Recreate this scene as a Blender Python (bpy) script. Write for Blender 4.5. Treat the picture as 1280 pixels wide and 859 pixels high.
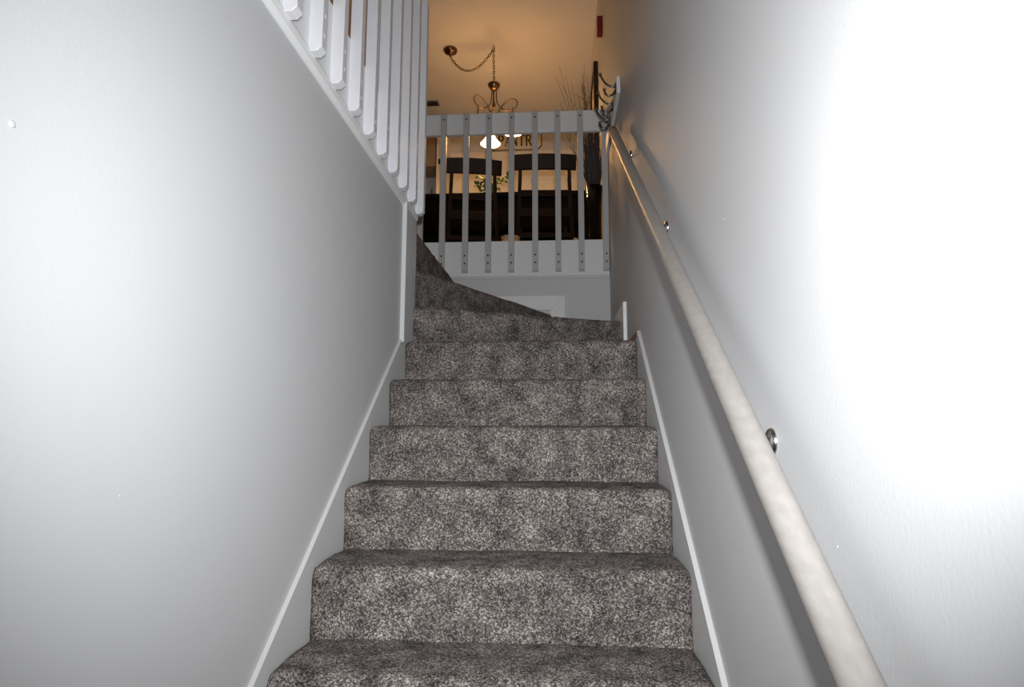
import bpy, bmesh, math, random
from mathutils import Vector, Matrix
random.seed(7)
for o in list(bpy.data.objects): bpy.data.objects.remove(o)
S = bpy.context.scene
COL = S.collection
# ------------------------------------------------------------------ camera
F, PITCH, YAW, ROLL, ZE = 800.0, 0.1346, 0.0705, 0.0023, 1.7484
cd = bpy.data.cameras.new('camera'); cam = bpy.data.objects.new('camera', cd); COL.objects.link(cam)
cd.sensor_width = 36; cd.lens = F/1280*36; cd.clip_start = .02; cd.clip_end = 60
CM = Matrix.Rotation(YAW, 4, 'Z') @ Matrix.Rotation(math.pi/2+PITCH, 4, 'X') @ Matrix.Rotation(ROLL, 4, 'Z')
CM.translation = (0, 0, ZE); cam.matrix_world = CM
S.camera = cam
# ------------------------------------------------------------------ world, flash, exposure
wd = bpy.data.worlds.new('world'); S.world = wd; wd.use_nodes = True
wd.node_tree.nodes['Background'].inputs[0].default_value = (.5, .5, .52, 1)
wd.node_tree.nodes['Background'].inputs[1].default_value = 0
vs = S.view_settings
vs.view_transform = 'Standard'; vs.look = 'None'; vs.gamma = 1; vs.use_curve_mapping = False; vs.exposure = -.1
fl = bpy.data.lights.new('camera_flash_offscreen', 'SPOT'); flo = bpy.data.objects.new('camera_flash_offscreen', fl); COL.objects.link(flo)
fl.energy = 190; fl.color = (.97, .985, 1); fl.shadow_soft_size = .022
fl.spot_size = math.radians(112); fl.spot_blend = 1.0
FM = Matrix.Rotation(YAW, 4, 'Z') @ Matrix.Rotation(math.pi/2+PITCH, 4, 'X')
FM.translation = CM @ Vector((.03, .16, -.02)); flo.matrix_world = FM

# ------------------------------------------------------------------ pixel helpers (1280x859 photograph)
def ray(px, py):
    return (CM.to_3x3() @ Vector((px-640, 429.5-py, -F))).normalized()
def at(px, py, X=None, Y=None, Z=None):
    d = ray(px, py); o = CM.translation
    if X is not None: t = (X-o.x)/d.x
    elif Y is not None: t = (Y-o.y)/d.y
    else: t = (Z-o.z)/d.z
    return o+d*t

# ------------------------------------------------------------------ materials
MATS = {}
def mat(name, col, rough=.5, metal=0, spec=.5, var=.0, vscale=6, bump=0, bscale=200, detail=3, emit=None, estr=0, sx=(1,1,1), coat=0):
    m = bpy.data.materials.new(name); m.use_nodes = True; n = m.node_tree; b = n.nodes['Principled BSDF']
    b.inputs['Base Color'].default_value = (*col, 1); b.inputs['Roughness'].default_value = rough
    b.inputs['Metallic'].default_value = metal; b.inputs['Specular IOR Level'].default_value = spec
    b.inputs['Coat Weight'].default_value = coat
    tc = n.nodes.new('ShaderNodeTexCoord'); mp = n.nodes.new('ShaderNodeMapping'); mp.inputs['Scale'].default_value = sx
    n.links.new(tc.outputs['Object'], mp.inputs[0])
    if var:
        t = n.nodes.new('ShaderNodeTexNoise'); t.inputs['Scale'].default_value = vscale; t.inputs['Detail'].default_value = detail
        n.links.new(mp.outputs[0], t.inputs[0])
        r = n.nodes.new('ShaderNodeMix'); r.data_type = 'RGBA'
        r.inputs[6].default_value = (*[max(0, c*(1-var)) for c in col], 1)
        r.inputs[7].default_value = (*[min(1, c*(1+var)) for c in col], 1)
        n.links.new(t.outputs[0], r.inputs[0]); n.links.new(r.outputs[2], b.inputs['Base Color'])
    if bump:
        t2 = n.nodes.new('ShaderNodeTexNoise'); t2.inputs['Scale'].default_value = bscale; t2.inputs['Detail'].default_value = 2
        n.links.new(mp.outputs[0], t2.inputs[0])
        bp = n.nodes.new('ShaderNodeBump'); bp.inputs['Strength'].default_value = bump; bp.inputs['Distance'].default_value = .002
        n.links.new(t2.outputs[0], bp.inputs['Height']); n.links.new(bp.outputs[0], b.inputs['Normal'])
    if emit:
        b.inputs['Emission Color'].default_value = (*emit, 1); b.inputs['Emission Strength'].default_value = estr
    MATS[name] = m; return m
mat('wall_paint', (.60, .603, .610), .55, var=.02, vscale=3, bump=.12, bscale=160)
mat('ceiling_paint', (.78, .77, .75), .8, var=.02, vscale=4, bump=.4, bscale=120)
mat('trim_white', (.84, .84, .84), .35, var=.03, vscale=20)
mat('skirt_paint', (.64, .64, .64), .45, var=.03, vscale=14)
mat('rail_white', (.78, .79, .80), .4, var=.02, vscale=20)
mat('baluster_white', (.74, .74, .77), .4, var=.03, vscale=25)
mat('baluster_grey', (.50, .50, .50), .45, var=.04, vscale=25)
mat('screw_dark', (.06, .06, .06), .4, .8, var=.1, vscale=300)
mat('screw_painted', (.82, .82, .84), .3, var=.05, vscale=300)
mat('raw_wood', (.30, .18, .10), .6, var=.2, vscale=40)
mat('handrail_wood', (.262, .246, .230), .36, var=.22, vscale=9, detail=6, sx=(9, .5, 9), bump=.08, bscale=30)
mat('nickel', (.55, .53, .50), .22, 1, var=.08, vscale=60)
mat('dark_nickel', (.22, .20, .18), .25, 1, var=.1, vscale=80)
mat('bronze', (.20, .12, .065), .28, 1, var=.2, vscale=60)
mat('lamp_glass', (.95, .88, .72), .3, emit=(1, .50, .17), estr=20, var=.02, vscale=30)
mat('dark_wood', (.018, .008, .004), .5, spec=.15, var=.35, vscale=14, detail=5, sx=(1, 1, 6))
mat('table_wood', (.008, .005, .004), .5, spec=.1, var=.3, vscale=12, sx=(.6, 6, 6))
mat('floor_wood', (.10, .055, .03), .4, var=.35, vscale=5, sx=(6, .6, 1), detail=5)
mat('lower_floor', (.32, .31, .30), .6, var=.12, vscale=12)
mat('frame_black', (.018, .011, .008), .4, var=.3, vscale=20)
mat('canvas', (.62, .50, .34), .7, var=.15, vscale=5)
mat('red_plastic', (.22, .008, .010), .4, var=.08, vscale=20)
mat('sign_cream', (.74, .66, .52), .6, var=.04, vscale=8)
mat('sign_ink', (.015, .013, .012), .6, var=.1, vscale=40)
mat('cream_door', (.78, .74, .66), .45, var=.03, vscale=6)
mat('counter_dark', (.06, .045, .04), .3, var=.2, vscale=30)
mat('cabinet_brown', (.30, .22, .15), .5, var=.15, vscale=6, sx=(1, 1, .3))
mat('leaf', (.055, .13, .035), .5, var=.4, vscale=40)
mat('pot_dark', (.05, .045, .04), .4, var=.2, vscale=30)
mat('tan_wood', (.58, .36, .20), .5, var=.15, vscale=30)
mat('cloth_white', (.8, .78, .74), .8, var=.04, vscale=60)
mat('twig', (.022, .012, .009), .6, var=.5, vscale=30)
mat('vent_metal', (.28, .26, .24), .5, var=.1, vscale=40)
mat('vent_dark', (.03, .03, .03), .6, var=.1, vscale=40)
# glass for the floor vase
def glass():
    m = bpy.data.materials.new('smoky_glass'); m.use_nodes = True; n = m.node_tree; b = n.nodes['Principled BSDF']
    t = n.nodes.new('ShaderNodeTexNoise'); t.inputs['Scale'].default_value = 25
    r = n.nodes.new('ShaderNodeMix'); r.data_type = 'RGBA'
    r.inputs[6].default_value = (.20, .18, .15, 1); r.inputs[7].default_value = (.30, .28, .25, 1)
    n.links.new(t.outputs[0], r.inputs[0]); n.links.new(r.outputs[2], b.inputs['Base Color'])
    b.inputs['Transmission Weight'].default_value = 1; b.inputs['Roughness'].default_value = .04; b.inputs['IOR'].default_value = 1.45
    MATS['smoky_glass'] = m
glass()
def carpet():
    m = bpy.data.materials.new('carpet'); m.use_nodes = True; n = m.node_tree; L = n.links.new
    b = n.nodes['Principled BSDF']; b.inputs['Roughness'].default_value = .95; b.inputs['Specular IOR Level'].default_value = .1
    b.inputs['Sheen Weight'].default_value = .0
    tc = n.nodes.new('ShaderNodeTexCoord')
    def noise(s, d=2, rgh=.5):
        t = n.nodes.new('ShaderNodeTexNoise'); t.inputs['Scale'].default_value = s; t.inputs['Detail'].default_value = d
        t.inputs['Roughness'].default_value = rgh; L(tc.outputs['Object'], t.inputs[0]); return t
    fine = noise(250, 4, .7); blot = noise(13, 4, .62); big = noise(3.2, 1)
    vor = n.nodes.new('ShaderNodeTexVoronoi'); vor.inputs['Scale'].default_value = 280; L(tc.outputs['Object'], vor.inputs[0])
    sep = n.nodes.new('ShaderNodeSeparateColor'); L(vor.outputs['Color'], sep.inputs[0])
    mx = n.nodes.new('ShaderNodeMath'); mx.operation = 'MULTIPLY_ADD'; mx.inputs[1].default_value = .42
    L(sep.outputs[0], mx.inputs[0])
    fm = n.nodes.new('ShaderNodeMath'); fm.operation = 'MULTIPLY'; fm.inputs[1].default_value = .58
    L(fine.outputs[0], fm.inputs[0]); L(fm.outputs[0], mx.inputs[2])
    cr = n.nodes.new('ShaderNodeValToRGB'); e = cr.color_ramp.elements
    e[0].position = .22; e[0].color = (.026, .021, .018, 1); e[1].position = .78; e[1].color = (.55, .51, .485, 1)
    q = e.new(.46); q.color = (.120, .102, .092, 1); q = e.new(.60); q.color = (.235, .210, .197, 1)
    L(mx.outputs[0], cr.inputs[0])
    # wear: trodden patches lie flatter and read darker / lighter
    br = n.nodes.new('ShaderNodeMapRange'); br.inputs[1].default_value = .3; br.inputs[2].default_value = .7
    br.inputs[3].default_value = .44; br.inputs[4].default_value = 1.42
    L(blot.outputs[0], br.inputs[0])
    ml = n.nodes.new('ShaderNodeVectorMath'); ml.operation = 'SCALE'
    L(cr.outputs[0], ml.inputs[0]); L(br.outputs[0], ml.inputs['Scale'])
    L(ml.outputs[0], b.inputs['Base Color'])
    bp = n.nodes.new('ShaderNodeBump'); bp.inputs['Strength'].default_value = .55; bp.inputs['Distance'].default_value = .005
    L(mx.outputs[0], bp.inputs['Height']); L(bp.outputs[0], b.inputs['Normal'])
    MATS['carpet'] = m
carpet()

# ------------------------------------------------------------------ builders
def V(*a): return Vector(a)
def tag(o, label=None, cat=None, group=None, kind=None):
    if label: o['label'] = label
    if cat: o['category'] = cat
    if group: o['group'] = group
    if kind: o['kind'] = kind
    return o
def obj(name, bm, m, parent=None, smooth=False):
    me = bpy.data.meshes.new(name)
    if isinstance(bm, bmesh.types.BMesh):
        bmesh.ops.recalc_face_normals(bm, faces=bm.faces); bm.to_mesh(me); bm.free()
    else: me.from_pydata(*bm)
    me.materials.append(MATS[m])
    if smooth:
        for p in me.polygons: p.use_smooth = True
    o = bpy.data.objects.new(name, me); COL.objects.link(o); o.parent = parent
    return o
def empty(name, loc=(0, 0, 0), rz=0):
    o = bpy.data.objects.new(name, None); COL.objects.link(o); o.location = loc; o.rotation_euler = (0, 0, rz)
    o.empty_display_size = .1
    return o
def box(x0, x1, y0, y1, z0, z1, bev=0, seg=2, bm=None):
    b = bmesh.new()
    bmesh.ops.create_cube(b, size=1)
    bmesh.ops.scale(b, vec=(x1-x0, y1-y0, z1-z0), verts=b.verts)
    bmesh.ops.translate(b, vec=((x0+x1)/2, (y0+y1)/2, (z0+z1)/2), verts=b.verts)
    if bev: bmesh.ops.bevel(b, geom=b.edges[:], offset=bev, segments=seg, affect='EDGES', profile=.5)
    return merge(bm, b)
def merge(bm, b):
    if bm is None: return b
    me = bpy.data.meshes.new('tmp'); b.to_mesh(me); b.free(); bm.from_mesh(me); bpy.data.meshes.remove(me); return bm
def prism(pts, axis, a0, a1, bm=None, bev=0, seg=2):
    """pts: 2-D outline in the two other axes (x: (y,z); y: (x,z); z: (x,y))"""
    b = bmesh.new()
    def mk(p, a): return {'x': (a, p[0], p[1]), 'y': (p[0], a, p[1]), 'z': (p[0], p[1], a)}[axis]
    A = [b.verts.new(mk(p, a0)) for p in pts]; B = [b.verts.new(mk(p, a1)) for p in pts]
    n = len(pts); b.faces.new(A); b.faces.new(B[::-1])
    for i in range(n): b.faces.new((A[i], B[i], B[(i+1) % n], A[(i+1) % n]))
    if bev: bmesh.ops.bevel(b, geom=b.edges[:], offset=bev, segments=seg, affect='EDGES', profile=.5)
    return merge(bm, b)
def tube(path, r, n=8, closed=False, bm=None, caps=True):
    if bm is None: bm = bmesh.new()
    P = [Vector(p) for p in path]; N = len(P); rings = []
    rr = r if isinstance(r, (list, tuple)) else [r]*N
    up = None
    for i, p in enumerate(P):
        a = P[(i-1) % N] if (closed or i) else P[0]; c = P[(i+1) % N] if (closed or i < N-1) else P[-1]
        t = (c-a).normalized()
        if up is None: up = t.orthogonal().normalized()
        up = (up - t*up.dot(t)).normalized(); s = t.cross(up)
        rings.append([bm.verts.new(p+(up*math.cos(2*math.pi*k/n)+s*math.sin(2*math.pi*k/n))*rr[i]) for k in range(n)])
    for i in range(N if closed else N-1):
        A, B = rings[i], rings[(i+1) % N]
        for k in range(n): bm.faces.new((A[k], A[(k+1) % n], B[(k+1) % n], B[k]))
    if caps and not closed: bm.faces.new(rings[0][::-1]); bm.faces.new(rings[-1])
    return bm
def lathe(prof, n=24, c=(0, 0, 0), axis=Vector((0, 0, 1)), bm=None):
    """prof: list of (radius, height along axis)"""
    if bm is None: bm = bmesh.new()
    q = axis.normalized().to_track_quat('Z', 'Y'); rings = []
    for r, h in prof:
        if r < 1e-6: rings.append([bm.verts.new(Vector(c)+q @ V(0, 0, h))])
        else: rings.append([bm.verts.new(Vector(c)+q @ V(r*math.cos(2*math.pi*k/n), r*math.sin(2*math.pi*k/n), h)) for k in range(n)])
    for A, B in zip(rings, rings[1:]):
        for k in range(n):
            a = [A[k % len(A)], A[(k+1) % n % len(A)], B[(k+1) % n % len(B)], B[k % len(B)]]
            f = []
            for v in a:
                if v not in f: f.append(v)
            if len(f) > 2: bm.faces.new(f)
    return bm
def bez(p0, p1, p2, p3, n=12):
    p0, p1, p2, p3 = map(Vector, (p0, p1, p2, p3)); o = []
    for i in range(n+1):
        t = i/n; u = 1-t; o.append(p0*u**3+p1*3*u*u*t+p2*3*u*t*t+p3*t**3)
    return o
def copy_tree(o, parent=None):
    c = o.copy(); COL.objects.link(c); c.parent = parent
    for ch in [x for x in bpy.data.objects if x.parent is o]: copy_tree(ch, c)
    return c

# ------------------------------------------------------------------ dimensions (metres)
XL, XR = -.6926, .3574            # carpet edges = inner faces of the skirts
WL, WR = -.704, .370              # wall faces
R, T, Y11 = .1957, .2602, 2.8604  # rise, run, straight top nosing
ZF = 3.066                        # upper floor
YF = 4.37                         # wall under the far balustrade
YC = 3.04                         # inner corner of the turn
ZC = 5.42                         # upper ceiling
YB = 7.25                         # pantry wall
XH = -3.4                         # far side of the upper room
ZT = 2.80                         # underside of the floor edge boards
YBK = -1.5

# ------------------------------------------------------------------ setting
def st(name, bm, m, parent=None, label=None):
    o = obj(name, bm, m, parent)
    if parent is None: o['kind'] = 'structure'
    if label: o['label'] = label
    return o
st('floor', box(WL-.1, WR+.1, YBK-.1, Y11+1.6, -.1, 0), 'lower_floor', label='hall floor at the foot of the carpeted stairs')
wl = st('wall_left', box(WL-.10, WL, YBK, YC-.01, 0, ZT), 'wall_paint', label='pale grey painted wall along the left of the stairs')
wr = st('wall_right', box(WR, WR+.12, YBK-.1, YB+.1, 0, ZC), 'wall_paint', label='pale grey painted wall carrying the handrail')
st('wall_under_landing', box(-1.6, WR, YF, YF+.1, 0, ZT+.1), 'wall_paint', label='grey wall below the far balustrade behind the winding steps')
st('wall_entry', box(XH, WR, YBK-.1, YBK, 0, ZC), 'wall_paint', label='wall behind the foot of the stairs')
st('ceiling', box(XH-.1, WR+.12, YBK-.1, YB+.1, ZC, ZC+.1), 'ceiling_paint', label='upper room ceiling lit warm by the pendant lamp')
st('wall_back', box(XH, WR, YB, YB+.1, ZF-.2, ZC), 'wall_paint', label='wall with the pantry doors behind the dining table')
st('wall_hall', box(XH-.1, XH, YBK-.1, YB+.1, ZF-.2, ZC), 'wall_paint', label='far wall of the upper hall')
st('floor_dining', box(XH, WR, YF+.02, YB, ZF-.16, ZF), 'floor_wood', label='dark wood dining room floor')
st('floor_hall', box(XH, WL-.02, YBK, YC-.02, ZF-.2, ZF), 'floor_wood', label='dark wood upper hall floor')
st('floor_hall.001', box(XH, -1.22, YC-.02, YF+.02, ZF-.2, ZF), 'floor_wood', label='dark wood floor at the head of the stairs')
# nail pops and scuffs in the left wall paint
b = None
for px, py, s in ((15, 155, .0055), (318, 100, .002), (150, 620, .002), (352, 205, .002)):
    p = at(px, py, X=WL); b = lathe([(s, -.001), (s*.95, s*.15), (s*.6, s*.4), (0, s*.5)], 12, p, V(1, 0, 0), b)
obj('paint_bump', b, 'wall_paint', wl, True)
b = None
for px, py, s in ((1047, 684, .002), (906, 274, .002)):
    p = at(px, py, X=WR); b = lathe([(s, -.001), (s*.95, s*.15), (s*.6, s*.4), (0, s*.5)], 12, p, V(-1, 0, 0), b)
obj('paint_bump', b, 'wall_paint', wr, True)

# skirts along the flight
def nz(y): return 11*R+(y-Y11)*R/T
SK = .040
yp = Y11+.0; zp = nz(yp)+SK-.012
def skirt_line(y): return nz(y)+SK
y0 = Y11-10*T-.12
pts = [(y0, 0), (y0, max(.08, skirt_line(y0))), (yp-.01, skirt_line(yp-.01)), (3.56, skirt_line(yp-.01)), (3.56, zp-.30), (Y11-.1, zp-.45), (y0+.45, 0)]
so = st('baseboard_right', prism(pts, 'x', XR, WR, bev=.003), 'skirt_paint', label='painted skirt board stepping up beside the carpet under the handrail')
yl = at(503, 405, X=XL).y
pts = [(y0, 0), (y0, max(.08, skirt_line(y0))), (yl, skirt_line(yl)), (yl, ZT), (YC, ZT), (YC, zp-.35), (Y11-.1, zp-.45), (y0+.45, 0)]
st('baseboard_left', prism(pts, 'x', WL, XL, bev=.003), 'skirt_paint', label='painted skirt board beside the carpet turning upright at the inner corner')
# top edge strips of the skirts, in the same paint as the boards
def capstrip(path, x0, x1, t=.004):
    """path in (y,z): a thin strip lying on the edge"""
    b = bmesh.new()
    for (a, c) in zip(path, path[1:]):
        a = Vector(a); c = Vector(c); d = (c-a).normalized(); nn = Vector((-d.y, d.x))
        q = [a-nn*.002, c-nn*.002, c+nn*t, a+nn*t]
        prism([(p.x, p.y) for p in q], 'x', x0, x1, b)
    return b
st('trim_1', capstrip([(y0, skirt_line(y0)), (yp-.01, skirt_line(yp-.01))], XR-.001, WR), 'skirt_paint', label='thin edge along the skirt under the handrail')
st('trim_2', capstrip([(y0, skirt_line(y0)), (yl, skirt_line(yl))], WL, XL+.001), 'skirt_paint', label='thin edge along the skirt that turns upright')
st('trim_12', box(WL, XL+.010, yl-.006, yl+.022, skirt_line(yl)-.01, ZT-.006, .003), 'skirt_paint', label='upright painted moulding at the inner corner of the turn')
# raw cut end of the right skirt and the upright board end on the top straight tread
st('trim_3', prism([(yp-.012, skirt_line(yp)-.03), (yp-.012, skirt_line(yp-.012)+.004), (yp+.02, skirt_line(yp-.01)+.002), (3.54, skirt_line(yp-.01)+.002), (3.54, 11*R-.02)], 'x', XR-.002, XR+.006), 'raw_wood', label='raw brown wood edge where the skirt ends')
pb = at(780, 377, X=XR)
st('trim_4', prism([(pb.y, 11*R-.03), (pb.y, pb.z), (YF, pb.z), (YF, 11*R-.03)], 'x', XR-.006, WR, bev=.002), 'trim_white', label='upright white board end standing beside the first winding step')
# floor edge boards (fascias)
XFa = WL+.012
tr = bmesh.new()
prism([(WL-.002, ZT-.024), (WL+.006, ZT-.024), (WL+.015, ZT-.014), (WL+.019, ZT+.004), (WL+.013, ZT+.018), (WL-.002, ZT+.018)], 'y', YBK, YC+.005, tr)
st('trim_5', tr, 'trim_white', label='white moulding under the floor edge on the left wall')
YLE = at(526, 260, X=XFa+.02).y+.03       # where the left balustrade ends
st('trim_6', box(WL-.02, XFa, YBK, YLE, ZT, ZF, .002), 'rail_white', label='white floor edge board behind the left balusters')
st('trim_7', box(-1.22, WR-.002, YF-.022, YF+.02, ZT+.012, ZF, .003), 'rail_white', label='white floor edge board behind the far balusters')
st('trim_8', box(-1.22, WR-.002, YF-.010, YF+.002, ZT-.004, ZT+.014, .002), 'wall_paint', label='narrow lip under the far floor edge board')
# mitred white frame low on the far wall
fr = empty('wall_access_panel', (0, 0, 0))
c0 = at(706, 370, Y=YF); x1, z1 = c0.x, c0.z; wdt, hgt, fw = .62, .50, .10
x0, z0 = x1-wdt, z1-hgt
obj('panel', box(x0+.05, x1-.05, YF-.006, YF+.004, z0+.05, z1-.05), 'wall_paint', fr)
for q in ([(x0, z1), (x1, z1), (x1-fw, z1-fw), (x0+fw, z1-fw)], [(x1, z1), (x1, z0), (x1-fw, z0+fw), (x1-fw, z1-fw)],
          [(x0, z0), (x0, z1), (x0+fw, z1-fw), (x0+fw, z0+fw)], [(x1, z0), (x0, z0), (x0+fw, z0+fw), (x1-fw, z0+fw)]):
    obj('frame_board', prism(q, 'y', YF-.016, YF+.002, bev=.0025), 'trim_white', fr)
tag(fr, 'white mitred frame low on the grey wall behind the winding steps', 'wall panel')

# ------------------------------------------------------------------ carpeted stairs
stairs = empty('carpeted_stairs', ((XL+XR)/2, Y11-10*T, 0))
tag(stairs, 'dark grey speckled carpeted stairs winding left at the top', 'stairs')
INV = Matrix.Translation(-Vector(stairs.location))
from mathutils import noise as MN
def fuzz(o, amp=.004):
    for v in o.data.vertices:
        p = v.co
        n = MN.noise(p*7)*amp+MN.noise(p*38)*amp*.35+MN.noise(p*150)*amp*.30
        v.co = p+v.normal*n
def straight_step(k):
    y, z = Y11+(k-11)*T, k*R
    r = .030; pr = []
    back = y+T+.035 if k < 11 else 3.60
    for i in range(14): pr.append((back+(y+r-back)*i/14, z+.004*math.sin(math.pi*i/14)))
    for i in range(9):
        a = math.pi/2+math.pi/2*i/8; pr.append((y+r+r*math.cos(a), z-r+r*math.sin(a)))
    zb = z-R-.02
    for i in range(1, 13): pr.append((y+.006*math.sin(math.pi*i/12), z-r+(zb-z+r)*i/12))
    NX = 110; b = bmesh.new(); rows = []
    for j in range(NX+1):
        s = j/NX; x = XL+(XR-XL)*s
        e = min(s, 1-s)*(XR-XL); drop = .010*max(0, 1-e/.022)**2      # the carpet tucks down at its cut edges
        rows.append([b.verts.new((x, p[0]+drop*.8, p[1]-drop)) for p in pr])
    for A, B in zip(rows, rows[1:]):
        for i in range(len(pr)-1): b.faces.new((A[i], A[i+1], B[i+1], B[i]))
    # closing sides, underside and back
    lo = [b.verts.new((x, back, zb)) for x in (XL, XR)]
    for row, l in ((rows[0], lo[0]), (rows[-1], lo[1])): b.faces.new(row+[l])
    b.faces.new([rw[-1] for rw in rows]+[lo[1], lo[0]]); b.faces.new([rw[0] for rw in rows]+[lo[1], lo[0]])
    o = obj('step', b, 'carpet', stairs, True); fuzz(o); o.data.transform(INV); return o
for k in range(1, 12): straight_step(k)
YW = YF-.006
E12 = V(XR, at(777, 401, Z=12*R).y, 0)
E13 = V(at(691, 386, Y=YF).x, YF, 0)
def winder(k, poly, front, name='step'):
    """poly: plan outline, front: index of the edge that is the riser"""
    z = k*R; b = bmesh.new(); n = len(poly)
    A = [b.verts.new((p[0], p[1], z-R-.02)) for p in poly]; B = [b.verts.new((p[0], p[1], z)) for p in poly]
    b.faces.new(A[::-1]); b.faces.new(B); fe = None
    for i in range(n): b.faces.new((A[i], A[(i+1) % n], B[(i+1) % n], B[i]))
    e = b.edges.get((B[front], B[(front+1) % n]))
    bmesh.ops.bevel(b, geom=[e], offset=.03, segments=6, affect='EDGES', profile=.5)
    bmesh.ops.triangulate(b, faces=b.faces[:])
    for it in range(5):
        es = [e for e in b.edges if e.calc_length() > .03]
        if es: bmesh.ops.subdivide_edges(b, edges=es, cuts=1)
        bmesh.ops.triangulate(b, faces=[f for f in b.faces if len(f.verts) > 4])
    o = obj(name, b, 'carpet', stairs, False); fuzz(o, .0035); o.data.transform(INV); return o
# pivot slightly apart so that each riser is a face of its own at the newel
winder(12, [(XL, YC-.03), (XR, E12.y), (XR, YW), (XL, YW)], 0)
winder(13, [(XL, YC+.005), (E13.x, YW), (XL-.3, YW), (XL-.3, YC+.005)], 0)
winder(14, [(XL-.0, YC+.01), (XL+.02, YW), (XL-.55, YW), (XL-.55, YC+.01)], 0)
for k, x in ((15, XL-.27),):
    zt = ZF-(ZF-14*R)/2
    winder(15, [(x, YC+.01), (x, YW), (-1.20, YW), (-1.20, YC+.01)], 0).location.z -= 15*R-zt

# ------------------------------------------------------------------ balustrades
def far_baluster(x, root, zt, zb, w=.040, d=.034):
    y1 = YF-.022; y0 = y1-d
    pts = [(y1, zb), (y1, zt), (y0+.010, zt), (y0, zt-.010), (y0, zb+.016), (y0+.016, zb)]
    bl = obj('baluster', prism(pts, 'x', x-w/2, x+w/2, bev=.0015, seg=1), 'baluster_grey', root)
    for z in (zb+.062, zb+.118, zt-.052):
        obj('screw', lathe([(.0068, -.001), (.0068, .0008), (.004, .0012), (0, .0008)], 10, (x, y0, z), V(0, -1, 0)), 'screw_dark', bl)
    return bl
bal = empty('far_balustrade', (WR, YF, ZF))
tag(bal, 'white top rail with square grey balusters guarding the dining floor', 'balustrade')
ztop = at(640, 140, Y=YF-.03).z; zrb = at(640, 166.5, Y=YF-.02).z
kids = []
kids.append(obj('top_rail', box(-1.22, WR-.001, YF-.022, YF+.012, zrb, ztop, .003), 'rail_white', bal))
zb = at(669, 339, Y=YF-.056).z
xs = [at(p, 300, Y=YF-.056).x for p in (552, 581, 610, 639, 669, 698, 727)]+[WR-.024]
for x in [xs[0]-.16]+xs: kids.append(far_baluster(x, bal, ztop-.004, zb))
def rebase(root):
    M = Matrix.Translation(-Vector(root.location))
    for o in bpy.data.objects:
        p = o.parent; lv = 0
        while p is not None and p is not root: p = p.parent
        if p is root and o.type == 'MESH' and not o.get('_rb'):
            o.data.transform(M); o['_rb'] = 1
rebase(bal)
ztl = at(530, 4, X=XFa+.02, Y=None).z
ztl = at(530, 4, Y=at(526, 260, X=XFa+.02).y).z
lb = empty('hall_balustrade', (WL, YC, ZF))
tag(lb, 'white square balusters with clipped ends along the upper hall edge', 'balustrade')
obj('top_rail', box(WL-.022, XFa, YBK, YLE, ztl-.14, ztl, .003), 'rail_white', lb)
def left_baluster(y, root, zt, zb, w=.038, d=.040):
    x0 = XFa; x1 = x0+d; c = .014
    pts = [(x0, zb), (x1-c, zb), (x1, zb+c), (x1, zt-c), (x1-c, zt), (x0, zt)]
    bl = obj('baluster', prism(pts, 'y', y-w/2, y+w/2, bev=.0015, seg=1), 'baluster_white', root)
    for z in (zb+.055, zb+.115, zt-.06):
        obj('screw', lathe([(.006, -.001), (.006, .0008), (.0035, .0012), (0, .0006)], 10, (x1, y, z), V(1, 0, 0)), 'screw_painted', bl)
    return bl
yls = [at(px, py, X=XFa+.02).y for px, py in ((397, 56), (421, 96), (443, 133), (461, 163), (478, 189), (491, 212), (503, 232), (514, 250), (525, 265))]
sp = (yls[-1]-yls[0])/8
zlb = sum(at(px, py, X=XFa+.03).z for px, py in ((397, 57), (443, 134), (478, 190), (503, 233), (525, 266)))/5
for i in range(-4, 9): left_baluster(yls[0]+sp*i, lb, ztl, zlb)
rebase(lb)

# ------------------------------------------------------------------ handrail
XA = WR-.072
h0, h1 = at(1077, 859, X=XA), at(766, 163, X=XA)
hd = (h1-h0).normalized(); hs = h0-hd*.75
hr = empty('wall_handrail', hs)
tag(hr, 'pale round wooden handrail climbing the right wall on metal brackets', 'handrail')
rr_ = .0225
b = tube([hs, hs+hd*.004]+[hs+(h1-hs)*(i/24) for i in range(1, 24)]+[h1-hd*.004, h1], [rr_*.88]+[rr_]*25+[rr_*.88], 28)
obj('rail', b, 'handrail_wood', hr, True)
def rail_at(px, py):
    p = at(px, py, X=WR); t = (p.y-hs.y)/hd.y; return hs+hd*t
for px, py in ((966, 552), (834, 285), (789, 194)):
    q = at(px, py, X=WR); c = rail_at(px, py)
    q = V(WR, q.y, c.z-.012) if False else V(WR, q.y, q.z)
    br = obj('bracket', tube(bez(q+V(0, 0, 0), q+V(-.045, 0, 0), c+V(.0, 0, -.075), c+V(0, 0, -.018), 14), .0075, 10), 'nickel', hr, True)
    obj('rosette', lathe([(.0235, -.001), (.0235, .003), (.021, .007), (.015, .010), (.008, .012), (0, .013)], 28, q, V(-1, 0, 0)), 'nickel', br, True)
    obj('saddle', box(c.x-.012, c.x+.012, c.y-.008, c.y+.008, c.z-.0285, c.z-.014, .002), 'nickel', br)
rebase(hr)

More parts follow.
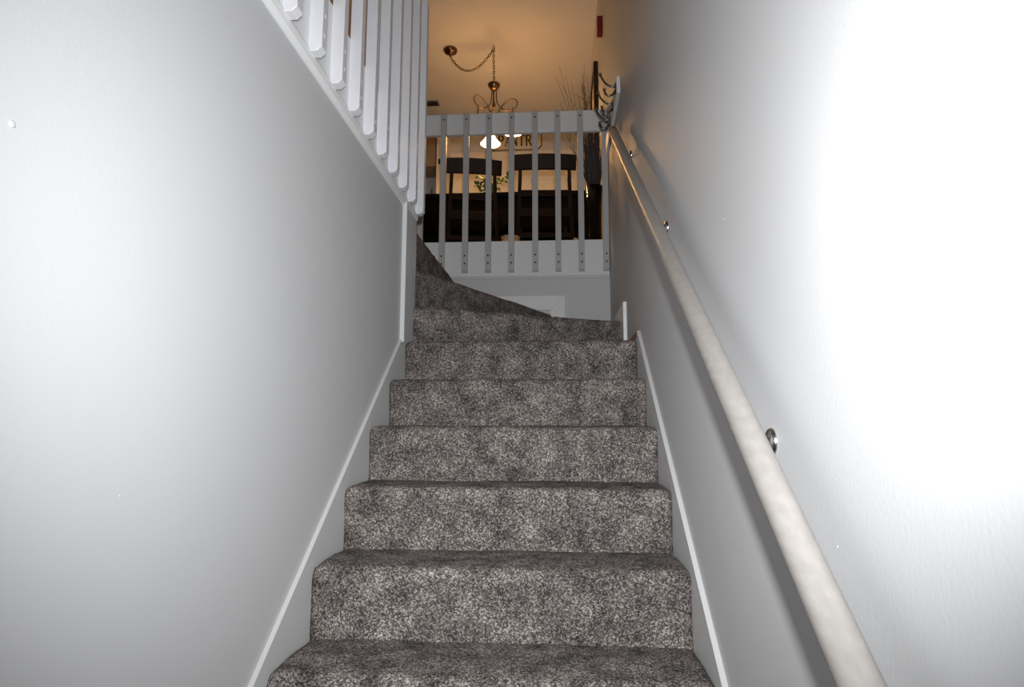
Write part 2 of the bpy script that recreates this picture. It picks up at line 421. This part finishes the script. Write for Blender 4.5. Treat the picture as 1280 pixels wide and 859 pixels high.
# ------------------------------------------------------------------ coat hooks on the right wall
XB = WR-.020
n0 = at(770.5, 95, X=XB); n1 = at(770.5, 118, X=XB)
rk = empty('coat_hook_rack', (WR, n0.y, n1.z))
tag(rk, 'white board of dark metal coat hooks on the wall above the handrail', 'coat rack')
obj('board', box(XB, WR, n0.y, YF-.11, n1.z, n0.z, .003), 'rail_white', rk)
zm = (n0.z+n1.z)/2
def hook(y):
    bm = lathe([(.0, .006), (.008, .0055), (.011, .003), (.0115, -.001)], 14, (XB, y, zm), V(-1, 0, 0))
    box(XB-.005, XB+.001, y-.009, y+.009, zm-.034, zm+.034, .002, 2, bm)
    up = bez((XB-.002, y, zm+.012), (XB-.03, y, zm+.005), (XB-.066, y, zm+.022), (XB-.088, y, zm+.088), 14)
    tube(up, [.0075]*5+[.006]*10, 8, bm=bm)
    lathe([(0, -.010), (.006, -.008), (.0105, 0), (.006, .008), (0, .010)], 12, up[-1], V(0, 0, 1), bm)
    dn = bez((XB-.002, y, zm-.012), (XB-.020, y, zm-.055), (XB-.062, y, zm-.060), (XB-.066, y, zm-.006), 14)
    tube(dn, [.0075]*5+[.006]*10, 8, bm=bm)
    lathe([(0, -.010), (.006, -.008), (.0105, 0), (.006, .008), (0, .010)], 12, dn[-1], V(0, 0, 1), bm)
    h = obj('hook', bm, 'dark_nickel', rk, True)
    for dz in (-.026, .026):
        obj('screw', lathe([(.005, -.001), (.005, .001), (0, .0022)], 10, (XB-.005, y, zm+dz), V(-1, 0, 0)), 'nickel', h, True)
ya = at(768, 111, X=XB).y; yb_ = at(763, 148, X=XB).y
L0 = n0.y+.06; L1 = YF-.16
for y in (n0.y+.045, n0.y+.245, n0.y+.445): hook(y)
rebase(rk)

# ------------------------------------------------------------------ red box and picture on the right wall
p = at(753, 19, X=WR); p2 = at(752.5, 48, X=WR)
b = box(WR-.042, WR, p.y, p.y+.07, p2.z, p.z, .006, 2)
tag(obj('red_wall_box', b, 'red_plastic'), 'small dark red box high on the wall near the ceiling', 'wall box')
q = at(747, 76, X=WR-.002)
pf = empty('picture_frame', (WR, q.y, q.z-.85))
tag(pf, 'dark framed picture hanging on the wall beside the dining table', 'picture')
fx0, fx1, fy0, fy1, fz0, fz1 = WR-.038, WR, q.y, q.y+.55, q.z-.85, q.z
for a in ((fy0, fy0+.045, fz0, fz1), (fy1-.045, fy1, fz0, fz1)): obj('frame_side', box(fx0, fx1, *a, .004), 'frame_black', pf)
for a in ((fz0, fz0+.045), (fz1-.045, fz1)): obj('frame_rail', box(fx0, fx1, fy0+.044, fy1-.044, *a, .004), 'frame_black', pf)
obj('canvas', box(fx0+.014, fx1, fy0+.04, fy1-.04, fz0+.04, fz1-.04), 'canvas', pf)
rebase(pf)

# ------------------------------------------------------------------ dining table and chairs
YT0 = 5.38; TZ = ZF+.76
tb = empty('dining_table', (-.45, YT0+.5, ZF))
tag(tb, 'long dark wood dining table under the pendant lamp', 'table')
obj('tabletop', box(-1.62, .355, YT0, YT0+1.2, TZ-.035, TZ, .006), 'table_wood', tb)
for a in ((-1.50, .27, YT0+.07, YT0+.095), (-1.50, .27, YT0+1.105, YT0+1.13)): obj('apron', box(*a, TZ-.13, TZ-.034), 'table_wood', tb)
for a in ((-1.52, -1.495), (.265, .29)): obj('apron', box(*a, YT0+.07, YT0+1.13, TZ-.13, TZ-.034), 'table_wood', tb)
for x in (-1.54, .24):
    for y in (YT0+.05, YT0+1.07):
        obj('leg', box(x, x+.08, y, y+.08, ZF, TZ-.034, .005), 'table_wood', tb)
rebase(tb)
def make_chair(name, label, loc, rz, wd=.40):
    c = empty(name, loc, rz); tag(c, label, 'chair')
    h = wd/2
    # the back stands at local -y; seat reaches +y
    for s in (-1, 1):
        path = [(s*(h+.035), -.05, 0), (s*(h+.022), -.015, .22), (s*(h+.010), .0, .45), (s*h, -.02, .68), (s*(h-.006), -.06, .885)]
        sm = []
        for i in range(4): sm += [Vector(path[i]).lerp(Vector(path[i+1]), t/4) for t in range(4)]
        sm.append(Vector(path[-1]))
        b = tube(sm, [.020]*len(sm), 4); obj('leg', b, 'dark_wood', c)
        obj('leg', tube([(s*(h-.0), .40, 0), (s*(h-.005), .395, .44)], [.017, .021], 4), 'dark_wood', c)
        obj('side_stretcher', tube([(s*(h+.018), -.012, .20), (s*(h-.003), .398, .20)], .012, 6), 'dark_wood', c)
    # broad curved crest rail
    b = bmesh.new(); N = 12; rows = []
    for i in range(N+1):
        t = i/N*2-1; x = t*(h+.052); y = -.040-.016*(1-t*t)
        rows.append([b.verts.new((x, y+dy-.04*(z-.765)/.13, z)) for dy, z in ((-.014, .770), (.014, .770), (.014, .882-.004*t*t), (-.014, .882-.004*t*t))])
    for A, B in zip(rows, rows[1:]):
        for k in range(4): b.faces.new((A[k], A[(k+1) % 4], B[(k+1) % 4], B[k]))
    b.faces.new(rows[0]); b.faces.new(rows[-1][::-1])
    obj('crest_rail', b, 'dark_wood', c)
    obj('back_slat', box(-h, h, -.022, .002, .56, .61, .004), 'dark_wood', c)
    obj('seat', prism([(-h-.01, -.01), (h+.01, -.01), (h+.025, .43), (-h-.025, .43)], 'z', .435, .465, bev=.008), 'dark_wood', c)
    obj('seat_rail', box(-h, h, -.012, .010, .395, .44, .003), 'dark_wood', c)
    obj('back_stretcher', box(-h-.015, h+.015, -.022, -.004, .215, .255, .003), 'dark_wood', c)
    obj('front_stretcher', box(-h, h, .385, .405, .24, .27, .003), 'dark_wood', c)
    return c
cr_ = at(682, 198, Y=4.93); 
make_chair('dining_chair', 'dark wooden dining chair beside the twig vase', (at(681, 300, Y=4.97).x, 4.99, ZF), .06, .40)
make_chair('dining_chair', 'dark wooden dining chair drawn up before the small table plant', (at(590, 300, Y=5.02).x, 5.04, ZF), .20, .36)
# ------------------------------------------------------------------ table plant
pp = at(614, 236, Y=5.62); pp = V(pp.x, 5.62, TZ)
pl = empty('table_plant', pp); tag(pl, 'small green leafy plant in a dark pot on the dining table', 'plant')
obj('pot', lathe([(0, 0), (.045, 0), (.055, .03), (.062, .075), (.056, .075), (.050, .05), (0, .05)], 24), 'pot_dark', pl, True)
fol = bmesh.new(); stm = bmesh.new(); rnd = random.Random(5)
def leaf(bm, p, d, up, L, W):
    d = d.normalized(); s = d.cross(up).normalized(); n = s.cross(d)
    a = [p, p+d*L*.3+s*W*.5+n*L*.03, p+d*L*.7+s*W*.42, p+d*L-n*L*.08, p+d*L*.7-s*W*.42, p+d*L*.3-s*W*.5+n*L*.03]
    vs_ = [bm.verts.new(q) for q in a]; m1 = bm.verts.new(p+d*L*.5-n*L*.05)
    for i in range(6): bm.faces.new((vs_[i], vs_[(i+1) % 6], m1))
for i in range(13):
    a = rnd.uniform(0, 6.28); reach = rnd.uniform(.05, .13); ht = rnd.uniform(.05, .17)
    if i in (0, 1, 2): a = rnd.uniform(-.25, .25); reach = .15; ht = .16+.02*i
    if i in (3, 4): a = 3.14+rnd.uniform(-.3, .3); reach = .14; ht = .11
    e = V(math.cos(a)*reach, math.sin(a)*reach, .06+ht)
    path = bez((0, 0, .05), (0, 0, .05+ht*.7), e*.7+V(0, 0, ht*.3), e, 7)
    tube(path, .002, 5, bm=stm)
    for j in range(2, 8):
        for s in (-1, 1):
            d = (path[j]-path[j-1]).normalized(); sd = d.orthogonal().normalized(); sd.rotate(Matrix.Rotation(rnd.uniform(0, 6.28), 3, d))
            leaf(fol, path[j], sd*s+d*.5, V(.1, .2, 1), rnd.uniform(.030, .046), rnd.uniform(.022, .032))
tag(obj('foliage', fol, 'leaf', pl), kind='stuff')
tag(obj('stems', stm, 'leaf', pl), kind='stuff')
mt = at(632, 234, Y=5.52)
tag(obj('table_mat', box(pp.x+.075, pp.x+.26, YT0+.06, YT0+.42, TZ, TZ+.012, .004), 'cloth_white'), 'small white folded cloth on the dining table beside the plant', 'cloth')

# ------------------------------------------------------------------ pendant lamp
hk = at(617, 56, Z=ZC); cn = at(563, 62, Z=ZC)
ch = empty('pendant_lamp', hk)
tag(ch, 'bronze three arm pendant lamp with glowing bell shades on a swagged chain', 'lamp')
cnp = obj('canopy', lathe([(.068, .001), (.068, -.012), (.060, -.030), (.035, -.045), (.012, -.052), (.006, -.075), (0, -.078)], 28, cn), 'bronze', ch, True)
obj('ceiling_hook', tube([hk+V(0, 0, .002), hk+V(0, 0, -.02)]+[hk+V(.012*math.sin(t), 0, -.032-.012*math.cos(t)+.0) for t in [i*.45 for i in range(0, 10)]], .003, 6), 'bronze', ch, True)
hubt = at(617.5, 103, Y=hk.y)
def chain(path_pts, link=.036):
    bm = bmesh.new()
    # resample evenly
    P = path_pts; d = [0]
    for a, c in zip(P, P[1:]): d.append(d[-1]+(c-a).length)
    n = max(2, int(d[-1]/(link*.74)))
    def pt(s):
        for i in range(len(d)-1):
            if s <= d[i+1]+1e-9: return P[i].lerp(P[i+1], (s-d[i])/max(1e-9, d[i+1]-d[i]))
        return P[-1]
    for i in range(n):
        a, c = pt(d[-1]*i/n), pt(d[-1]*(i+1)/n); m = (a+c)/2; t = (c-a).normalized()
        s = t.cross(V(0, 1, .01)).normalized()
        if i % 2: s = t.cross(s).normalized()
        ring = []
        for k in range(12):
            g = 2*math.pi*k/12
            ring.append(m+t*math.cos(g)*link*.5+s*math.sin(g)*link*.30)
        tube(ring, .0032, 5, True, bm)
    return bm
a0 = cn+V(0, 0, -.075); b0 = hk+V(0, 0, -.045)
lowp = at(585, 88, Y=(a0.y+b0.y)/2); sag = max(.10, (a0.z+b0.z)/2-lowp.z)
sw = []
for i in range(31):
    t = i/30; q = a0.lerp(b0, t); q.z -= 4*sag*t*(1-t)*(1.0+.25*(.5-t)); sw.append(q)
tag(obj('swag_chain', chain(sw), 'bronze', ch, True), kind='stuff')
tag(obj('drop_chain', chain([b0, hubt]), 'bronze', ch, True), kind='stuff')
obj('hub', lathe([(0, .012), (.012, .008), (.016, .0), (.050, -.012), (.060, -.022), (.052, -.045), (.034, -.068), (.024, -.080), (0, -.084)], 28, hubt), 'bronze', ch, True)
zsb = at(610, 183, Y=hk.y+.17).z+.030
arm_r = .19
zlp = at(617, 132, Y=hk.y).z
for i, ang in enumerate((math.radians(105), math.radians(345), math.radians(225))):
    u = V(math.cos(ang), math.sin(ang), 0)
    sh = hubt+u*arm_r; top = zsb+.098
    j = V(hubt.x, hubt.y, 0)
    p0 = hubt+u*.022+V(0, 0, -.06)
    # stem runs down, sweeps out, loops up and over to hold its shade
    kp = [(.022, .10), (.026, .045), (.045, -.01), (.085, -.058), (.135, -.075), (.178, -.058), (.196, -.020), (.186, .018), (.155, .034), (.115, .022), (.075, -.012), (.045, -.06), (.025, -.10), (.012, -.105)]
    kp = [j+u*a*1.2+V(0, 0, zlp+c) for a, c in kp]; kp[0] = p0
    pth = []
    for n in range(len(kp)-1):
        a, c = kp[n], kp[n+1]; ta = (kp[n+1]-kp[max(0, n-1)])*.5; tc_ = (kp[min(len(kp)-1, n+2)]-kp[n])*.5
        pth += bez(a, a+ta/3, c-tc_/3, c, 5)[(1 if n else 0):]
    arm = obj('arm', tube(pth, .0055, 8), 'bronze', ch, True)
    low = [x for x in pth if True][11]
    obj('shade_holder', lathe([(.0, .03), (.008, .028), (.010, .02), (.026, .012), (.030, -.004), (0, -.004)], 18, V(sh.x, sh.y, top)), 'bronze', arm, True)
    obj('shade_stem', tube([V(sh.x, sh.y, top+.02), V(sh.x, sh.y, max(zlp-.06, top+.04))], .006, 8), 'bronze', arm, True)
    obj('shade', lathe([(.026, top-zsb-.002), (.036, .086), (.046, .068), (.060, .045), (.076, .022), (.097, 0), (.094, .0), (.073, .024), (.057, .047), (.042, .068), (.032, .084), (.0, top-zsb-.012)], 28, V(sh.x, sh.y, zsb)), 'lamp_glass', ch, True)
obj('finial', tube([hubt+V(0, 0, -.07), V(hubt.x, hubt.y, zlp-.04)], .006, 8), 'bronze', ch, True)
obj('finial_ball', lathe([(0, -.03), (.012, -.024), (.018, 0), (.012, .024), (0, .03)], 18, V(hubt.x, hubt.y, zlp+.0)), 'bronze', ch, True)
rebase(ch)
for ang in (105, 345, 225):
    a = math.radians(ang); pl_ = bpy.data.lights.new('pendant_bulb', 'POINT'); pl_.energy = 11; pl_.color = (1, .56, .22); pl_.shadow_soft_size = .03
    po = bpy.data.objects.new('pendant_bulb', pl_); COL.objects.link(po); po.parent = ch
    po.location = V(hubt.x+arm_r*math.cos(a), hubt.y+arm_r*math.sin(a), zsb-.012)-Vector(ch.location)

# ------------------------------------------------------------------ pantry wall: casing, doors, sign
c1 = at(563, 191, Y=YB-.03); c2 = at(727, 191, Y=YB-.03); zh = c1.z; dx0, dx1 = c1.x, c2.x
st('trim_9', box(dx0, dx1, YB-.022, YB+.002, zh-.07, zh, .003), 'cream_door', label='cream head casing above the pantry doors')
for i, a in enumerate(((dx0, dx0+.06), (dx1-.06, dx1))): st('trim_%d' % (10+i), box(*a, YB-.022, YB+.002, ZF, zh-.07, .003), 'cream_door', label='cream side casing of the pantry doors')
mid = (dx0+dx1)/2
for i, (a, c) in enumerate(((dx0+.06, mid-.002), (mid+.002, dx1-.06))):
    dr = st('door_%d' % (i+1), box(a, c, YB-.012, YB+.002, ZF+.01, zh-.072), 'cream_door', label='cream pantry door leaf with raised panels')
    H = zh-.07-ZF; 
    for (f0, f1) in ((.06, .46), (.52, .80), (.85, .95)):
        obj('door_panel', box(a+.08, c-.08, YB-.018, YB-.010, ZF+H*f0, ZF+H*f1, .004), 'cream_door', dr)
    kx = c-.05 if i == 0 else a+.05
    obj('knob', lathe([(.009, 0), (.009, .02), (.022, .03), (.022, .042), (0, .048)], 16, (kx, YB-.012, ZF+.95), V(0, -1, 0)), 'dark_nickel', dr, True)
# sign
s1 = at(678, 187.5, Y=YB-.02); s0x = at(606, 187, Y=YB-.02).x; sz0 = s1.z; sz1 = at(640, 163, Y=YB-.02).z; sx0, sx1 = s0x, s1.x
sg = empty('pantry_sign', ((sx0+sx1)/2, YB, sz0)); tag(sg, 'cream sign lettered PANTRY with a black line border above the doors', 'sign')
def notch(x0, x1, z0, z1, n):
    return [(x0+n, z0), (x1-n, z0), (x1-n*.45, z0+n*.45), (x1, z0+n), (x1, z1-n), (x1-n*.45, z1-n*.45), (x1-n, z1), (x0+n, z1), (x0+n*.45, z1-n*.45), (x0, z1-n), (x0, z0+n), (x0+n*.45, z0+n*.45)]
obj('board', prism(notch(sx0, sx1, sz0, sz1, .05), 'y', YB-.018, YB), 'sign_cream', sg)
b = bmesh.new(); o1 = notch(sx0+.004, sx1-.004, sz0+.004, sz1-.004, .05); o2 = notch(sx0+.016, sx1-.016, sz0+.016, sz1-.016, .046)
for yy in (YB-.0205, YB-.0175):
    A = [b.verts.new((p[0], yy, p[1])) for p in o1]; B = [b.verts.new((p[0], yy, p[1])) for p in o2]
    for i in range(12): b.faces.new((A[i], A[(i+1) % 12], B[(i+1) % 12], B[i]))
obj('border', b, 'sign_ink', sg)
lz0 = at(640, 182.5, Y=YB-.02).z; lz1 = at(640, 169, Y=YB-.02).z; lx0 = at(622, 175, Y=YB-.02).x; lx1 = at(673.5, 175, Y=YB-.02).x
# letters as strokes (serif capitals): each in a unit box
def stroke(bm, a, c, w):
    a, c = Vector(a), Vector(c); d = (c-a).normalized(); n = Vector((-d.y, d.x))*w/2
    prism([(p.x, p.y) for p in (a-n, c-n, c+n, a+n)], 'y', YB-.0205, YB-.0175, bm)
GL = {'P': [((.2, 0), (.2, 1), 2), ((.2, .96), (.62, .96), 1), ((.62, .96), (.84, .84), 2), ((.84, .84), (.84, .60), 2), ((.84, .60), (.62, .47), 2), ((.62, .47), (.2, .47), 1), ((.05, .02), (.36, .02), 1), ((.05, .98), (.2, .98), 1)],
      'A': [((.12, 0), (.5, 1), 1), ((.5, 1), (.88, 0), 2), ((.25, .33), (.75, .33), 1), ((0, .02), (.25, .02), 1), ((.74, .02), (1, .02), 1)],
      'N': [((.18, 0), (.18, 1), 1), ((.18, 1), (.82, 0), 2), ((.82, 0), (.82, 1), 1), ((.05, .02), (.32, .02), 1), ((.05, .98), (.2, .98), 1), ((.68, .98), (.95, .98), 1)],
      'T': [((.5, 0), (.5, 1), 2), ((.06, .96), (.94, .96), 1), ((.06, .98), (.06, .80), 1), ((.94, .98), (.94, .80), 1), ((.34, .02), (.66, .02), 1)],
      'R': [((.2, 0), (.2, 1), 2), ((.2, .96), (.60, .96), 1), ((.60, .96), (.82, .86), 2), ((.82, .86), (.82, .64), 2), ((.82, .64), (.60, .52), 2), ((.60, .52), (.2, .52), 1), ((.52, .52), (.90, .02), 2), ((.05, .02), (.36, .02), 1), ((.05, .98), (.2, .98), 1), ((.86, .02), (1, .02), 1)],
      'Y': [((.5, 0), (.5, .48), 2), ((.5, .46), (.12, 1), 2), ((.5, .46), (.88, 1), 1), ((0, .98), (.25, .98), 1), ((.75, .98), (1, .98), 1), ((.34, .02), (.66, .02), 1)]}
b = bmesh.new(); cw = (lx1-lx0)/6
for i, chx in enumerate('PANTRY'):
    for a, c, w in GL[chx]:
        f = lambda p: (lx0+cw*(i+.04+p[0]*.92), lz0+(lz1-lz0)*p[1])
        stroke(b, f(a), f(c), .010 if w == 1 else .017)
obj('lettering', b, 'sign_ink', sg); rebase(sg)

# tall cream cupboard left of the pantry doors, and the counter beyond it
YK = YB-.35
k1 = at(545.5, 190, Y=YK).x; k2 = dx0-.005
cp = empty('tall_cupboard', ((k1+k2)/2, YK, ZF)); tag(cp, 'tall narrow cream cupboard with a black latch beside the pantry doors', 'cupboard')
obj('body', box(k1, k2, YK, YB, ZF, ZC-.25, .003), 'cream_door', cp)
dd = obj('door', box(k1+.006, k2-.006, YK-.018, YK+.001, ZF+.08, ZC-.27, .003), 'cream_door', cp)
lp = at(549.5, 202, Y=YK-.02)
obj('latch', box(lp.x-.012, lp.x+.028, YK-.034, YK-.016, lp.z-.03, lp.z+.03, .003), 'frame_black', dd); rebase(cp)
kz = at(538, 231, Y=YK-.2).z
YKc = YB-.6
ct = empty('kitchen_counter', (-1.6, YKc+.3, ZF)); tag(ct, 'brown kitchen counter with dark worktop left of the tall cupboard', 'counter')
cz = ZF+.92
obj('body', box(-2.6, k1-.01, YKc, YB-.01, ZF, cz-.035, .003), 'cabinet_brown', ct)
obj('worktop', box(-2.62, k1-.006, YKc-.02, YB-.01, cz-.036, cz, .004), 'counter_dark', ct)
for i in range(3):
    a = -2.58+i*.36; d_ = obj('door', box(a, a+.34, YKc-.018, YKc+.001, ZF+.1, cz-.06, .003), 'cabinet_brown', ct)
    obj('handle', tube([(a+.29, YKc-.03, cz-.2), (a+.29, YKc-.03, cz-.32)], .006, 6), 'nickel', d_)
rebase(ct)
w0 = at(532, 208, Y=YB-.34)
uc = empty('wall_cabinet', (-1.9, YB, w0.z)); tag(uc, 'brown wall cabinet hung above the kitchen counter', 'cabinet')
obj('body', box(-2.6, k1-.01, YB-.34, YB, w0.z, ZC-.3, .003), 'cabinet_brown', uc)
for i in range(3):
    a = -2.58+i*.36; d_ = obj('door', box(a, a+.34, YB-.358, YB-.339, w0.z+.01, ZC-.31, .003), 'cabinet_brown', uc)
    obj('knob', lathe([(.006, 0), (.006, .012), (.013, .02), (0, .026)], 12, (a+.30, YB-.358, w0.z+.06), V(0, -1, 0)), 'nickel', d_, True)
rebase(uc)
v0 = at(540, 236, Y=YKc+.15)
jg = lathe([(0, 0), (.055, 0), (.062, .05), (.058, .16), (.030, .26), (.012, .36), (.010, .44), (0, .445)], 20)
o = obj('counter_jug', jg, 'pot_dark', None, True); o.location = (v0.x, YKc+.15, cz); tag(o, 'dark narrow necked jug on the kitchen counter', 'jug')
jb = prism([(-.05, 0), (.05, 0), (.05, .26), (.02, .30), (-.05, .30)], 'y', -.05, .05, bev=.004)
o = obj('counter_canister', jb, 'tan_wood'); o.location = (v0.x-.16, YKc+.2, cz); tag(o, 'tan block shaped canister on the kitchen counter', 'canister')

# ------------------------------------------------------------------ floor vase with dark twigs
vy = 4.72; vp = at(742.5, 300, Y=vy); vx = WR-.078; vh = at(742, 234, Y=vy).z-ZF
prof = [(0, 0), (.052, 0), (.054, .01), (.054, .05), (.054, .2), (.057, vh*.7), (.066, vh), (.061, vh), (.052, vh*.7), (.049, .2), (.049, .05), (.040, .02), (0, .02)]
vz = obj('floor_vase', lathe(prof, 32), 'smoky_glass', None, True); vz.location = (vx, vy, ZF)
tag(vz, 'tall smoky glass floor vase behind the far balusters', 'vase')
rnd = random.Random(11); b = bmesh.new()
for i in range(290):
    a = rnd.uniform(0, 6.28); r0 = rnd.uniform(0, .028); hgt = rnd.uniform(.72, 1.10) if i > 26 else rnd.uniform(1.1, 1.48)
    sx = rnd.gauss(-.075 if i <= 26 else -.005, .06 if i <= 26 else .030); sy = rnd.gauss(0, .07)
    sx = min(sx, .04)
    base = V(r0*math.cos(a), r0*math.sin(a), .03); neck = V(.045*rnd.uniform(-1, 1), .045*rnd.uniform(-1, 1), vh)
    tip = V(neck.x+sx*1.5, neck.y+sy, hgt)
    lim = WR-.012-vx
    mdl = neck.lerp(tip, .5)+V(rnd.gauss(0, .02), rnd.gauss(0, .02), 0)
    for q in (mdl, tip): q.x = min(q.x, lim)
    path = [base, neck]+bez(neck, neck.lerp(mdl, .6), mdl, tip, 6)[1:]
    n = len(path); tube(path, [.0038+(.0012-.0038)*j/(n-1) for j in range(n)], 4, bm=b)
    if i <= 40:
        for k in range(3):
            s = path[rnd.randrange(3, n-1)]; e = s+V(rnd.gauss(-.02, .04), rnd.gauss(0, .04), rnd.uniform(.06, .14)); e.x = min(e.x, lim)
            tube([s, s.lerp(e, .5)+V(0, 0, .01), e], [.0018, .0014, .0009], 4, bm=b)
tw = obj('twig_bundle', b, 'twig'); tw.location = (vx, vy, ZF)
tag(tw, 'tall bundle of dark dried twigs standing in the glass vase', 'twigs', kind='stuff')

# ------------------------------------------------------------------ things on the dining floor edge
def bowl(px, r, label):
    p = at(px, 300, Y=4.52)
    zt = at(px, 297, Y=4.52).z
    h = zt-ZF
    o = obj('wooden_bowl', lathe([(0, 0), (r*.55, 0), (r*.8, h*.45), (r, h), (r*.92, h), (r*.7, h*.45), (0, h*.15)], 24), 'tan_wood', None, True)
    o.location = (p.x, 4.52, ZF); tag(o, label, 'bowl')
bowl(638, .072, 'shallow tan bowl on the floor edge between the two chairs')
p = at(719.5, 300, Y=4.5); zt = at(719, 298, Y=4.5).z
o = obj('floor_block', prism([(-.02, 0), (.02, 0), (.018, zt-ZF-.012), (-.012, zt-ZF)], 'y', -.03, .03, bev=.002), 'tan_wood'); o.location = (p.x, 4.5, ZF)
tag(o, 'small tan wooden wedge on the floor edge near the vase', 'wedge')

# ------------------------------------------------------------------ ceiling vent
v1 = at(533, 126, Z=ZC); v2 = at(546, 131, Z=ZC)
vc = (v1+v2)/2; vwid = .30
vt = empty('ceiling_vent', (vc.x, vc.y, ZC)); tag(vt, 'small grey slatted vent in the dining room ceiling', 'vent')
obj('frame', box(-.085, .085, -.06, .06, -.012, 0, .003), 'vent_metal', vt)
for i in range(6): obj('slat', box(-.07, .07, -.045+i*.016, -.037+i*.016, -.016, -.006), 'vent_dark', vt)
for o in bpy.data.objects:
    if '_rb' in o: del o['_rb']
